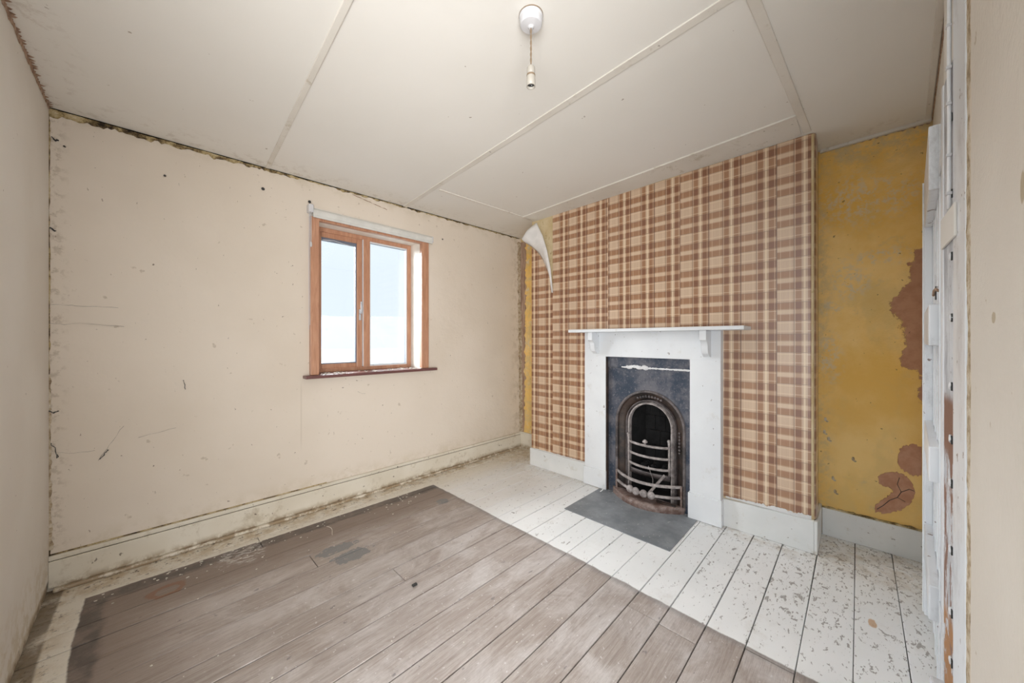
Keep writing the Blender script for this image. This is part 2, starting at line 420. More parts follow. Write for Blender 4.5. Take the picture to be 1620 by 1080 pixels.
def mat_door():
    m = M('worn_blue_white_gloss', .3, .5)
    c = m.mix(m.step(m.noise(2.5, 4, .5), .3, .7), (.72,.75,.79), (.80,.83,.87))
    dirt = m.step(m.noise(6, 7, .75, m.map(m.P, (1,1,.5))), .50, .66)
    c = m.mix(m.mul(dirt, .45), c, (.36,.35,.36))
    c = m.mix(m.mul(specks(m, 26, .69, .03), .8), c, (.16,.09,.07))
    return m.out(c)
def mat_jamb():
    m = M('stripped_jamb_paint', .6, .4)
    c = m.mix(m.step(m.noise(7, 6, .7, m.map(m.P, (2,2,.7))), .35, .65), (.36,.37,.40), (.66,.68,.71))
    br = m.mul(m.step(m.mt('ADD', m.noise(7, 6, .75, m.map(m.P, (2,2,.6))), m.mul(m.step(m.Z, .85, .95), .12)), .51, .57), m.step(m.Z, 1.08, 1.04))
    c = m.mix(br, c, (.22,.115,.08))
    c = m.mix(m.mul(m.step(m.Z, .50, .44), m.step(m.noise(9, 5, .7), .45, .5)), c, (.36,.17,.06))
    c = m.mix(m.mul(specks(m, 40, .66, .04), .6), c, (.10,.08,.08))
    m.bump(m.noise(25, 5, .7), .5, .004)
    return m.out(c)
def mat_orange():
    m = M('varnished_softwood', .3, .5)
    g = m.noise(8, 6, .6, m.map(m.P, (6, 6, .7)), 1.0)
    return m.out(m.ramp(g, [(.25, (.36,.17,.10)), (.55, (.50,.265,.165)), (.8, (.58,.34,.22))]))
def mat_slate():
    m = M('slate_hearthstone', .5, .5)
    c = m.mix(m.step(m.noise(6, 6, .65), .35, .65), (.17,.185,.20), (.255,.27,.29))
    c = m.mix(m.mul(specks(m, 45, .67, .03), .6), c, (.5,.5,.5))
    m.bump(m.noise(18, 5, .6), .2, .004)
    return m.out(c)
def mat_glass():
    m = bpy.data.materials.new('window_glass'); m.use_nodes = True; n = m.node_tree.nodes; n.clear()
    o = n.new('ShaderNodeOutputMaterial'); t = n.new('ShaderNodeBsdfTransparent'); g = n.new('ShaderNodeBsdfGlossy'); x = n.new('ShaderNodeMixShader')
    t.inputs[0].default_value = (.97,.98,.985,1); g.inputs['Roughness'].default_value = .02; x.inputs[0].default_value = .05
    m.node_tree.links.new(t.outputs[0], x.inputs[1]); m.node_tree.links.new(g.outputs[0], x.inputs[2]); m.node_tree.links.new(x.outputs[0], o.inputs[0])
    return m

K = dict(cream=mat_cream(), left=mat_leftwall(), ceil=mat_ceiling(), plaster=mat_plaster(), yellow=mat_yellow(), pink=mat_pink(),
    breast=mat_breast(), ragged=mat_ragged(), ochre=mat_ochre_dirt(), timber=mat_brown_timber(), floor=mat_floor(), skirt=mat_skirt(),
    white=mat_white('white_gloss_paint', (.68,.705,.735), (.745,.77,.795), .35, .2),
    skirt_white=mat_white('chalky_white_paint', (.66,.68,.68), (.76,.77,.77), .45, .45),
    batten=mat_white('batten_paint', (.64,.605,.545), (.70,.67,.615), .7, .6),
    paper=mat_wallpaper(), paperback=mat_plain('paper_back', (.74,.72,.70), .8), slate=mat_slate(),
    iron=mat_iron('blackleaded_iron', (.022,.036,.062), (.12,.12,.14), 5), arch=mat_iron('dusty_arch_iron', (.05,.042,.042), (.14,.12,.12), 9),
    archd=mat_iron('sooty_brown_iron', (.012,.009,.008), (.05,.03,.022), 9, spots=False),
    soot=mat_iron('sooted_firebrick', (.003,.003,.004), (.012,.012,.013), 8, .9, False),
    bar=mat_iron('ash_grey_iron', (.20,.175,.17), (.42,.38,.37), 20), rust=mat_iron('rusted_iron', (.12,.07,.055), (.26,.20,.18), 16),
    door=mat_door(), jamb=mat_jamb(), orange=mat_orange(), sill=mat_plain('dark_sill_varnish', (.16,.07,.065), .3),
    glass=mat_glass(), grey=mat_plain('grey_gasket', (.17,.19,.24), .5), alu=mat_plain('brushed_handle_metal', (.52,.53,.56), .3),
    plastic=mat_plain('white_plastic', (.64,.64,.66), .35), ivory=mat_plain('ivory_bakelite', (.44,.41,.36), .4), cord=mat_plain('brown_flex', (.24,.17,.11), .7),
    black=mat_plain('dark_void', (.008,.007,.006), .9, .1), dark=mat_plain('dark_metal', (.03,.03,.03), .5), cable=mat_plain('painted_cable', (.78,.79,.81), .4),
    blind=mat_plain('blind_fabric', (.66,.655,.62), .8), reveal=mat_plain('pale_reveal_paint', (.82,.76,.68), .5),
    field=mat_plain('misty_field', (.25,.28,.26), .9, .1), hill=mat_plain('misty_hill', (.36,.41,.52), .9, .1), flake=mat_plain('paint_flake', (.72,.69,.62), .7),
    chalk=mat_plain('crusty_white_plaster', (.75,.75,.76), .8), floorv=mat_plain('floor_void', (.02,.015,.012), .9, .1))

cz = lambda x, y: 2.379 + .01*x - .0128*y
ay = lambda x: 2.791 - .0122*x             # front face of the window wall
ry = lambda x: -.101 - .0640*x             # front face of the right-hand wall behind the door

# ------------------------------------------------------------------ room shell
# floor: void below, boards one by one
floor = G().box((-.75, -.75, -.12), (3.1, 3.0, -.022)).build('floor', K['floorv'], kind='structure')
seams = [-.60, -.45, -.295, -.137, .012, .164, .320, .462, .612, .755, .905, 1.057, 1.190, 1.331, 1.493, 1.636, 1.770, 1.921, 2.070, 2.215, 2.355, 2.50, 2.645, 2.80]
butts = {7: [1.524], 8: [1.529], 18: [.627], 5: [1.64], 12: [2.09], 11: [2.09], 10: [2.09], 9: [2.09], 21: [.46], 15: [.9], 3: [.7]}
for i in range(len(seams)-1):
    y0, y1 = seams[i], seams[i+1]
    gap = random.choice([.0018, .0022, .0028]) if i not in (4, 5, 14) else .0026
    if i in (3, 4): gap = .0014
    cuts = [-.60] + butts.get(i, []) + [3.0]
    for a, b in zip(cuts[:-1], cuts[1:]):
        dz = random.uniform(-.0012, .0008)
        n = 6; g = G(); vs = []
        for k in range(n+1):
            x = a + .0015 + (b-a-.003)*k/n; wv = .0012*math.sin(x*3.1+i)
            vs += [(x, y0+gap+wv, -.02), (x, y1-gap+wv*.6, -.02), (x, y1-gap+wv*.6, dz), (x, y0+gap+wv, dz)]
        fs = []
        for k in range(n):
            for q in range(4): fs.append((k*4+q, k*4+(q+1) % 4, (k+1)*4+(q+1) % 4, (k+1)*4+q))
        fs += [(0,1,2,3), (n*4, n*4+3, n*4+2, n*4+1)]
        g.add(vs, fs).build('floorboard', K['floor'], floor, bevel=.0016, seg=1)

ceiling = G().hexa([(-.6,-.6,cz(-.6,-.6)), (3.1,-.6,cz(3.1,-.6)), (3.1,2.95,cz(3.1,2.95)), (-.6,2.95,cz(-.6,2.95))],
                   [(-.6,-.6,2.6), (3.1,-.6,2.6), (3.1,2.95,2.6), (-.6,2.95,2.6)]).build('ceiling', K['ceil'], kind='structure')

# window wall with its opening
g = G()
def wbox(g, x0, x1, z0, z1, f=0.0, b=.24):
    g.hexa([(x0, ay(x0)-f, z0), (x1, ay(x1)-f, z0), (x1, ay(x1)+b, z0), (x0, ay(x0)+b, z0)],
           [(x0, ay(x0)-f, z1), (x1, ay(x1)-f, z1), (x1, ay(x1)+b, z1), (x0, ay(x0)+b, z1)])
WX0, WX1, WZ0, WZ1 = .835, 1.675, .955, 2.085
for (x0, x1, z0, z1) in ((-.5, WX0, 0, 2.36), (WX1, 3.1, 0, 2.375), (WX0, WX1, 0, WZ0), (WX0, WX1, WZ1, 2.37)): wbox(g, x0, x1, z0, z1)
wall_window = g.build('wall_window', K['cream'], kind='structure')
wall_left = G().box((-.50, .55, .06), (-.345, 2.95, 2.36)).build('wall_left', K['left'], kind='structure')
G().box((-.47, .55, 0), (-.350, 2.80, .075)).build('baseboard_left', K['skirt'], kind='structure', bevel=.004)
wall_fireplace = G().box((2.96, -.42, 0), (3.1, 2.95, 2.43)).build('wall_fireplace', K['yellow'], kind='structure')
wall_right = G().hexa([(2.98, ry(2.98)-.12, 0), (1.29, ry(1.29)-.12, 0), (1.29, ry(1.29), 0), (2.98, ry(2.98), 0)],
                      [(2.98, ry(2.98)-.12, 2.42), (1.29, ry(1.29)-.12, 2.42), (1.29, ry(1.29), 2.42), (2.98, ry(2.98), 2.42)]).build('wall_right', K['left'], kind='structure')
# near plaster wall with a ragged broken edge
random.seed(11)
zs = [k*.018 for k in range(int(2.41/.018))] + [2.41]
def ragged(x0, amp, seed, y0, y1, xb):
    pts = []
    for z in zs:
        j = mnoise.noise(Vector((z*5, seed, 0)))*amp + mnoise.noise(Vector((z*23, seed, 3)))*amp*.6 + mnoise.noise(Vector((z*60, seed, 5)))*amp*.35
        pts.append((x0 + j, z))
    out = [(xb, 0)] + pts + [(xb, 2.41)]
    return G().prism(out, lambda x, z: (x, y0, z), lambda x, z: (x, y1, z))
wall_plaster = ragged(1.206, .010, 2.2, -.17, -.30, .30).build('wall_near_right', K['plaster'], kind='structure')
ragged(1.219, .012, 8.1, -.1715, -.20, 1.05).build('undercoat_plaster', K['cream'], wall_plaster)
ragged(1.280, .014, 5.5, -.1745, -.21, 1.05).build('crumbled_plaster_edge', K['ragged'], wall_plaster)

# chimney breast
BX = 2.616; BY0, BY1 = .178, 2.283
bx = lambda y: 2.612 + (2.283 - y)*.0185
g = G()
for (y0, y1, z0, z1) in ((BY0, .835, 0, 2.40), (1.455, BY1, 0, 2.40), (.835, 1.455, 1.08, 2.40)): g.hexa([(bx(y0), y0, z0), (2.98, y0, z0), (2.98, y1, z0), (bx(y1), y1, z0)], [(bx(y0), y0, z1), (2.98, y0, z1), (2.98, y1, z1), (bx(y1), y1, z1)])
breast = g.build('wall_chimney_breast', K['breast'], kind='structure', bevel=.006)

# ------------------------------------------------------------------ wallpaper lengths, each hung as one sheet
def sheet(rects, y_left, vo, dx, top=None, name='wallpaper_length', nz=12):
    g = G(); g.uv = []; P = .1847
    for (ya, yb, z0, z1) in rects:
        ny = 6; b = len(g.v)
        for i in range(ny+1):
            for k in range(nz+1):
                y = ya + (yb-ya)*i/ny; z = z0 + (z1-z0)*k/nz
                bul = 0
                g.v.append((bx(y)-dx-abs(bul), y, z)); g.uv.append(((y_left-y)/P, (2.39-z)/.187 + vo))
        for i in range(ny):
            for k in range(nz):
                a = b + i*(nz+1)+k; g.f.append((a, a+1, a+nz+2, a+nz+1))
    return g.build(name, K['paper'], breast, solid=.0006)
ct = lambda y: cz(BX, y) - .002
sheet([(2.028, 1.655, .16, ct(1.9)), (1.655, 1.468, 1.25, ct(1.6))], 2.035, .15, .0022)
sheet([(1.475, .903, 1.25, ct(1.2))], 1.457, .62, .0010)
sheet([(.905, .64, 1.25, ct(.8)), (.64, .349, .19, ct(.5))], .905, .30, .0020)
# length that turns the corner of the breast
g = G(); g.uv = []
BC = bx(.215)
path = [(bx(.352)-.001, .352), (bx(.3)-.001, .30), (bx(.25)-.001, .25), (BC-.001, .215)] + [(BC-.001+.028-.028*math.cos(a), .199-.028*math.sin(a)) for a in [math.pi/2*k/6 for k in range(7)]] + [(2.71, .171), (2.80, .172)]
sl = 0; us = [0]
for p, q in zip(path[:-1], path[1:]): sl += math.dist(p, q); us.append(sl)
nz = 30
for (x, y), u in zip(path, us):
    for k in range(nz+1):
        z = .19 + (ct(.2)-.19)*k/nz
        wv = .004*mnoise.noise(Vector((z*2.2, 1, 0))) if x > BC+.01 else 0
        g.v.append((x, y-abs(wv), z)); g.uv.append((u/.1847, (2.39-z)/.187 + .92))
for i in range(len(path)-1):
    for k in range(nz):
        a = i*(nz+1)+k; g.f.append((a, a+1, a+nz+2, a+nz+1))
g.build('wallpaper_length', K['paper'], breast, smooth=True)
# left-hand length, its upper corner torn away from the wall
g = G(); g.uv = []
outl = [(2.285,.165), (2.028,.165), (2.028,1.66), (2.045,1.745), (2.075,1.835), (2.115,1.925), (2.165,2.01), (2.225,2.08), (2.285,2.13)]
g.v = [(bx(y)-.0012, y, z) for y, z in outl]; g.uv = [((2.2-y)/.1847, (2.39-z)/.187+.45) for y, z in outl]; g.f = [tuple(range(len(outl)))]
g.build('wallpaper_length', K['paper'], breast, solid=.0006)
# the peeled flap, curling out and showing its white back
g = G(); rows = 14
A = [(BX-.002, 2.285, 2.13), (BX-.002, 2.225, 2.08), (BX-.002, 2.165, 2.01), (BX-.002, 2.115, 1.925), (BX-.002, 2.075, 1.835), (BX-.002, 2.045, 1.745), (BX-.002, 2.026, 1.655)]
Bc = [(2.50, 2.318, 2.191), (2.525, 2.27, 2.27), (2.59, 2.205, 2.345), (2.585, 2.125, 2.20), (2.575, 2.065, 2.05), (2.585, 2.030, 1.88), (BX-.002, 2.024, 1.655)]
nb = 8
for a, b in zip(A, Bc):
    a = Vector(a); b = Vector(b)
    for k in range(nb+1):
        t = k/nb; p = a.lerp(b, t); p.x -= .045*math.sin(math.pi*t)*(1-A.index(tuple(a[:])) / 7 if tuple(a[:]) in A else .5)
        g.v.append(tuple(p))
for i in range(len(A)-1):
    for k in range(nb):
        q = i*(nb+1)+k; g.f.append((q, q+1, q+nb+2, q+nb+1))
o = g.build('peeled_paper_flap', K['paperback'], breast, solid=.0008, smooth=True)
o['label'] = 'peeled corner of wallpaper showing its white back'
# torn plaster band above the right skirting and along the top
def jag(name, p0, p1, hz0, hz1, depth, mat, parent, seed, nrm, n=60, amp=.6, up=False):
    """jagged ribbon from p0 to p1 (3D, on the wall), hanging hz0..hz1 down (or up), nrm = outward 2D normal"""
    p0 = Vector(p0); p1 = Vector(p1); top = []; bot = []
    for i in range(n+1):
        t = i/n; p = p0.lerp(p1, t); h = hz0 + (hz1-hz0)*t
        h *= 1 + amp*(mnoise.noise(Vector((i*.35, seed, 0))) + .8*mnoise.noise(Vector((i*1.1, seed, 4))))
        h = max(h, .0008)
        q = p + Vector((0, 0, h if up else -h)); top.append(p); bot.append(q)
    nv = Vector((nrm[0], nrm[1], 0))*depth
    g = G(); g.v = [tuple(v+nv) for v in top+bot] + [tuple(v) for v in top+bot]; N = n+1
    for i in range(n):
        g.f += [(i, i+1, N+i+1, N+i), (2*N+i, 3*N+i, 3*N+i+1, 2*N+i+1), (N+i, N+i+1, 3*N+i+1, 3*N+i), (i, 2*N+i, 2*N+i+1, i+1)]
    g.f += [(0, N, 3*N, 2*N), (n, 2*N+n, 3*N+n, N+n)]
    return g.build(name, mat, parent)
def vjag(name, f, z0, z1, w0, w1, mat, parent, seed, n=90, amp=.6, thick=.003):
    """vertical ragged ribbon: f(s, d, z) maps sideways s and depth d to 3D"""
    pts = []
    for i in range(n+1):
        z = z0 + (z1-z0)*i/n; wd = (w0 + (w1-w0)*i/n)*(1 + amp*(mnoise.noise(Vector((i*.3, seed, 0))) + .7*mnoise.noise(Vector((i*1.1, seed, 2)))))
        pts.append((max(wd, .001), z))
    outl = [(0, z1), (0, z0)] + pts
    return G().prism(outl, lambda s, z: f(s, 0, z), lambda s, z: f(s, thick, z)).build(name, mat, parent)
jag('torn_plaster_band', (bx(.62)-.001, .62, .184), (bx(.19)-.001, .19, .186), .010, .024, .004, K['chalk'], breast, 3.3, (-1, 0), up=True)
jag('torn_plaster_band', (BX-.001, 2.28, .160), (BX-.001, 1.67, .160), .006, .010, .004, K['chalk'], breast, 6.3, (-1, 0), up=True)

# ceiling / wall joint: cracks, dirt and bare plaster
ap = lambda x, z: (x, ay(x)-.0005, z)
zt = lambda x: cz(x, 2.79)
jag('mouldy_plaster_strip', ap(-.345, zt(-.345)), ap(.72, zt(.72)), .034, .016, .003, K['ochre'], wall_window, 1.2, (0, -1), 80, .7)
jag('mouldy_plaster_strip', ap(.72, zt(.72)), ap(2.93, zt(2.93)), .012, .012, .003, K['ochre'], wall_window, 9.2, (0, -1), 120, 1.0)
jag('open_joint', ap(-.345, zt(-.345)+.001), ap(2.93, zt(2.93)+.001), .006, .004, .005, K['black'], wall_window, 4.4, (0, -1), 160, .6)
G().tube([(1.08+.02*k, ay(1.1)-.0035, 2.335-.0032*k+.006*mnoise.noise(Vector((k*.8, 3, 1)))) for k in range(15)], [.0028 if k % 4 else .0008 for k in range(15)], 5).build('plaster_crack', K['timber'], wall_window)
vjag('corner_crack', lambda s, d, z: (-.346+s, ay(-.34)-.0005-d, z), .10, 2.33, .006, .004, K['ochre'], wall_window, 2.7, 110, .9, .0015)
vjag('corner_crack', lambda s, d, z: (-.346+s, ay(-.34)-.0008-d, z), .20, 1.05, .011, .006, K['ragged'], wall_window, 5.7, 70, .8, .0015)
vjag('ragged_corner_plaster', lambda s, d, z: (2.955-s, ay(2.93)-.0005-d, z), .17, 2.33, .020, .050, K['ragged'], wall_window, 7.1, 110, .5)
vjag('bare_plaster_edge', lambda s, d, z: (2.959-d, 2.757-s, z), .17, 2.33, .055, .085, K['timber'], wall_fireplace, 8.8, 120, .45)
vjag('crumbled_plaster_edge', lambda s, d, z: (2.9575-d, 2.757-s, z), .17, 1.55, .030, .016, K['ragged'], wall_fireplace, 3.8, 120, .7)
# left wall top: splintered brown edge
lz = lambda y: cz(-.345, y)
p0, p1 = Vector((-.3445, 2.79, lz(2.79)+.001)), Vector((-.3445, .6, lz(.6)+.001))
jag('splintered_edge', p0, p1, .014, .034, .003, K['timber'], wall_left, 6.6, (1, 0), 120, .5)
random.seed(5)
g = G()
for i in range(60):
    y = 2.78 - i*.022 - random.random()*.01; x = -.344; r = .004 + random.random()*.016
    z = cz(x, y) - .0012
    g.add([(x, y-.012, z), (x+r, y-.004, z), (x+r*.6, y+.006, z), (x, y+.012, z), (x, y, z+.004)], [(0,1,2,3), (0,4,1), (1,4,2), (2,4,3)])
g.build('splinters', K['timber'], ceiling, kind='stuff')
# recess ceiling edge and sagging corner
jag('crumbled_edge', (2.9595, .17, cz(2.96, .17)), (2.9595, -.28, cz(2.96, -.28)), .010, .018, .005, K['timber'], wall_fireplace, 9.9, (-1, 0), 50, .8)
# cracked bare plaster raised at the foot of the recess
random.seed(3)
def scab(cy, cz_, ry_, rz_, seed, n=28, cut=None):
    pts = []
    for k in range(n):
        a = 2*math.pi*k/n; r = 1 + .28*mnoise.noise(Vector((math.cos(a)*1.7, math.sin(a)*1.7, seed))) + .12*mnoise.noise(Vector((math.cos(a)*6, math.sin(a)*6, seed)))
        pts.append((cy + ry_*r*math.cos(a), cz_ + rz_*r*math.sin(a)))
    return pts
A1 = [(-.161,.556), (-.171,.601), (-.19,.626), (-.221,.636), (-.251,.632), (-.251,.469), (-.221,.464), (-.185,.48), (-.164,.517)]
A2 = [(-.084,.424), (-.112,.45), (-.161,.47), (-.197,.454), (-.218,.414), (-.228,.368), (-.209,.306), (-.181,.265), (-.149,.24), (-.107,.215), (-.076,.212),
      (-.071,.232), (-.082,.265), (-.107,.299), (-.132,.328), (-.144,.361), (-.132,.375), (-.107,.372), (-.089,.385)]
for A_ in (A1, A2):
    pp = []
    for i, p in enumerate(A_):
        q = A_[(i+1) % len(A_)]
        for t_ in (0, .2, .4, .6, .8):
            j_ = 0 if p[0] <= -.25 and q[0] <= -.25 else .004
            pp.append((max(-.2575, p[0]*(1-t_)+q[0]*t_+random.uniform(-j_, j_)), p[1]*(1-t_)+q[1]*t_+random.uniform(-j_, j_)*1.4))
    G().prism(pp, lambda y, z: (2.9602, y, z), lambda y, z: (2.956, y, z)).build('bare_plaster_patch', K['pink'], wall_fireplace)
G().tube([(2.9555,-.080,.232), (2.9555,-.105,.262), (2.9555,-.13,.30), (2.9555,-.16,.325), (2.9555,-.175,.36), (2.9555,-.205,.385), (2.9555,-.224,.38)], .0018, 5).tube([(2.9555,-.175,.36), (2.9555,-.16,.40), (2.9555,-.168,.44)], .0014, 5).tube([(2.9555,-.16,.325), (2.9555,-.19,.31)], .0012, 5).build('plaster_crack', K['dark'], wall_fireplace)
random.seed(9)
g = G()
for (y, z) in ((.145,.72), (.15,.64), (.13,.60), (.11,.36), (.10,.28), (.02,.50)):
    g.ball((2.960, y, z), .009, 7, 5, (.35, .8, 1.4)); g.ball((2.960, y-.008, z-.012), .006, 7, 5, (.35, 1.2, .9))
g.build('plaster_blisters', K['ragged'], wall_fireplace, kind='stuff')

# ------------------------------------------------------------------ skirtings
g = G(); wbox(g, -.345, 2.955, .018, .146, .018, 0); b = g.build('baseboard_window', K['skirt'], kind='structure', bevel=.003)
g = G(); wbox(g, -.345, 2.955, .1485, .172, .0155, 0); g.build('cap_moulding', K['skirt'], b, bevel=.004)
g = G(); wbox(g, -.345, 2.955, .145, .149, .010, 0); g.build('open_joint', K['black'], b)
g = G(); wbox(g, -.33, 2.955, .0, .018, .040, 0); g.build('shoe_strip', K['skirt'], b, bevel=.006)
g = G(); wbox(g, -.345, .9, .172, .178, .003, 0); g.build('dirty_joint', K['ochre'], b)
b = G().box((2.596, 1.655, 0), (2.625, 2.296, .163)).box((2.60, 2.283, 0), (2.955, 2.296, .160)).build('baseboard_fireplace', K['skirt_white'], kind='structure', bevel=.004)
G().hexa([(2.632,.176,0), (2.622,.632,0), (2.66,.632,0), (2.66,.176,0)], [(2.632,.176,.188), (2.622,.632,.178), (2.66,.632,.178), (2.66,.176,.188)]).build('right_board', K['skirt_white'], b, bevel=.004)
G().box((2.6325,.162,0), (2.955,.1765,.187)).build('return_board', K['skirt_white'], b, bevel=.003)
b = G().box((2.940, 2.30, 0), (2.96, 2.76, .165)).build('baseboard_left_alcove', K['skirt'], kind='structure', bevel=.004)
G().box((2.936, 2.30, .165), (2.96, 2.76, .178)).build('cap_moulding', K['skirt'], b, bevel=.003)
b = G().box((2.942, -.262, 0), (2.962, .160, .168)).build('baseboard_right_alcove', K['skirt_white'], kind='structure', bevel=.003)
G().hexa([(2.945, ry(2.945), 0), (2.945, ry(2.945)+.02, 0), (2.42, ry(2.42)+.012, 0), (2.42, ry(2.42), 0)],
         [(2.945, ry(2.945), .17), (2.945, ry(2.945)+.02, .17), (2.42, ry(2.42)+.012, .17), (2.42, ry(2.42), .17)]).build('side_board', K['skirt_white'], b, bevel=.003)
jag('dirty_joint', (2.9595, .165, .166), (2.9595, -.255, .166), .010, .012, .012, K['ochre'], b, 2.1, (-1, 0), 40, .6, up=True)

# ------------------------------------------------------------------ ceiling battens
def batten(name, a, b, w0, w1, th, mat=None, bevel=.003, parent=None):
    a = Vector((*a, 0)); b = Vector((*b, 0)); d = (b-a).normalized(); s = Vector((-d.y, d.x, 0))
    q = [a-s*w0/2, b-s*w1/2, b+s*w1/2, a+s*w0/2]
    return G().hexa([(p.x, p.y, cz(p.x, p.y)-th) for p in q], [(p.x, p.y, cz(p.x, p.y)+.002) for p in q]).build(name, mat or K['batten'], parent, kind=None if parent else 'structure', bevel=bevel)
batten('trim_1', (.537, 2.775), (.394, -.4), .026, .026, .005)
batten('trim_2', (1.522, 2.775), (1.362, -.17), .040, .040, .005)
batten('trim_3', (2.61, .205), (-.34, .335), .036, .036, .008)
batten('trim_4', (1.540, 2.283), (2.56, 2.246), .020, .018, .006)
t5 = G().hexa([(p[0], p[1], cz(*p)-.006) for p in ((2.442,2.262), (2.622,2.262), (2.622,.232), (2.372,.232))],
         [(p[0], p[1], cz(*p)+.002) for p in ((2.442,2.262), (2.622,2.262), (2.622,.232), (2.372,.232))]).build('trim_5', K['batten'], kind='structure')
batten('edge_bead', (2.446, 2.262), (2.376, .232), .016, .016, .009, parent=t5)
batten('trim_6', (2.945, .17), (2.945, -.285), .022, .022, .016)
batten('trim_7', (2.95, ry(2.95)+.016), (1.35, ry(1.35)+.016), .022, .022, .006)
jag('open_joint', (2.95, ry(2.95), cz(2.95, -.28)), (1.40, ry(1.40), cz(1.4, -.2)), .010, .016, .004, K['timber'], wall_right, 1.9, (.064, 1), 90, .8)

# ------------------------------------------------------------------ window
win = thing('window_1', (1.26, 2.80, .955), kind='structure')
F0, F1 = 2.938, 2.985                        # frame front / back
WL, WR, WB, WT = .835, 1.675, .985, 2.085
# casing boards on the room side
cas = G().box((.786, 2.752, .968), (.842, 2.79, 2.085)).build('casing_board', K['orange'], win, bevel=.003)
G().box((1.672, 2.748, .968), (1.742, 2.785, 2.085)).build('casing_board', K['orange'], win, bevel=.003)
G().box((.786, 2.756, 2.070), (1.742, 2.79, 2.094)).build('head_casing', K['orange'], win, bevel=.002)
# reveal linings
G().box((.820, 2.79, .965), (.836, 3.0, 2.09)).build('reveal_board', K['reveal'], win)
G().box((1.674, 2.785, .965), (1.690, 3.0, 2.09)).build('reveal_board', K['reveal'], win)
G().box((.820, 2.79, 2.083), (1.69, 3.0, 2.10)).build('head_reveal', K['reveal'], win)
sill = G().box((.745, 2.715, .945), (1.812, 2.80, .967)).box((.83, 2.79, .945), (1.68, 3.0, .967)).build('window_sill', K['sill'], win, bevel=.004)
# fixed frame
def ring(g, x0, x1, z0, z1, w, y0, y1, wb=None, wt=None):
    wb = wb or w; wt = wt or w
    g.box((x0, y0, z0), (x0+w, y1, z1)); g.box((x1-w, y0, z0), (x1, y1, z1))
    g.box((x0+w, y0, z0), (x1-w, y1, z0+wb)); g.box((x0+w, y0, z1-wt), (x1-w, y1, z1)); return g
fr = ring(G(), .836, 1.674, .967, 2.083, .036, F0, F1, .030, .034).box((1.236, F0-.004, .99), (1.290, F1, 2.06)).build('window_frame', K['orange'], win, bevel=.003)
G().box((1.2295, F0-.003, 1.0), (1.2345, F1-.01, 2.05)).build('seal_strip', K['white'], fr)
sa = ring(G(), .872, 1.2285, .996, 2.050, .044, F0+.006, F1-.004, .034, .04).build('casement_sash', K['orange'], win, bevel=.003)
ring(G(), .884, 1.186, 1.022, 2.022, .010, F0+.014, F1-.006, .016, .034).build('grey_gasket', K['grey'], sa)
G().box((.892, F0+.030, 1.035), (1.180, F0+.034, 1.99)).build('glass_pane', K['glass'], sa)
ring(G(), 1.290, 1.640, .997, 2.05, .010, F0+.012, F1-.004, .010, .012).build('glazing_bead', K['white'], fr)
G().box((1.298, F0+.030, 1.005), (1.632, F0+.034, 2.04)).build('glass_pane', K['glass'], fr)
ring(G(), 1.297, 1.633, 1.005, 2.042, .005, F0+.022, F1-.006).build('grey_gasket', K['grey'], fr)
hd = G().box((1.200, F0-.006, 1.38), (1.216, F0+.008, 1.47)).build('window_handle', K['alu'], sa, bevel=.003)
G().tube([(1.208, F0-.004, 1.435), (1.208, F0-.028, 1.440), (1.208, F0-.034, 1.46), (1.207, F0-.030, 1.53)], [.008, .008, .008, .006], 8).build('handle_lever', K['alu'], hd, smooth=True)
G().tube([(.92, F0-.006, 1.985), (1.0, F0-.012, 1.992), (1.12, F0-.012, 1.975)], .003, 6).build('stay_arm', K['alu'], sa)
# flakes on the sill
random.seed(21)
g = G()
for i in range(70):
    x = random.uniform(.86, 1.66); y = random.uniform(2.735, 2.85); s = random.uniform(.003, .012); z = .9675; a = random.random()*6.3
    p = [(x+s*math.cos(a+q)*random.uniform(.6,1.2), y+s*math.sin(a+q)*random.uniform(.6,1.2)) for q in (0, 1.6, 3.1, 4.7)]
    g.prism(p, lambda u, v: (u, v, z), lambda u, v: (u, v, z+.003+s*.3))
tag(g.build('paint_flake_litter', K['flake'], kind='stuff'), 'scattering of pale paint flakes lying on the dark window sill', 'debris')

# ------------------------------------------------------------------ roller blind above the window
bl = thing('roller_blind', (1.28, 2.775, 2.085), 'rolled-up off-white roller blind with beaded chain fixed above the window', 'blind')
g = G(); n = 14
prof = [(2.773 - .0185 - .0175*math.cos(a), 2.118 + .030*math.sin(a)) for a in [2*math.pi*k/n for k in range(n)]]
g.prism(prof, lambda y, z: (.800, y, z), lambda y, z: (1.775, y, z+.002))
g.build('rolled_fabric', K['blind'], bl, bevel=.001, smooth=False)
G().box((.80, 2.737, 2.083), (1.775, 2.745, 2.096)).build('bottom_bar', K['blind'], bl, bevel=.002)
G().box((.790, 2.763, 2.146), (1.79, 2.775, 2.158)).build('top_rail', K['batten'], bl, bevel=.001)
br = G().box((.768, 2.728, 2.112), (.800, 2.778, 2.168)).build('bracket', K['plastic'], bl, bevel=.004)
G().ball((.777, 2.745, 2.184), .010, 10, 6).build('fixing_screw', K['dark'], br, smooth=True)
G().box((1.775, 2.745, 2.10), (1.79, 2.775, 2.15)).build('bracket', K['plastic'], bl, bevel=.003)
g = G()
g.tube([(.783, 2.730, 2.125), (.782, 2.728, 1.9), (.782, 2.729, 1.88)], .0022, 6)
g.tube([(.772, 2.730, 2.125), (.768, 2.728, 1.7), (.770, 2.73, 1.29)], .0016, 6)
g.tube([(.776, 2.732, 1.32), (.775, 2.729, 1.7), (.7755, 2.730, 2.10)], .0012, 6)
g.build('pull_chain', K['plastic'], bl)
G().lathe([(.002, .02), (.006, .012), (.007, -.012), (.003, -.018)], (.782, 2.729, 1.885), 10).build('cord_acorn', K['plastic'], bl)

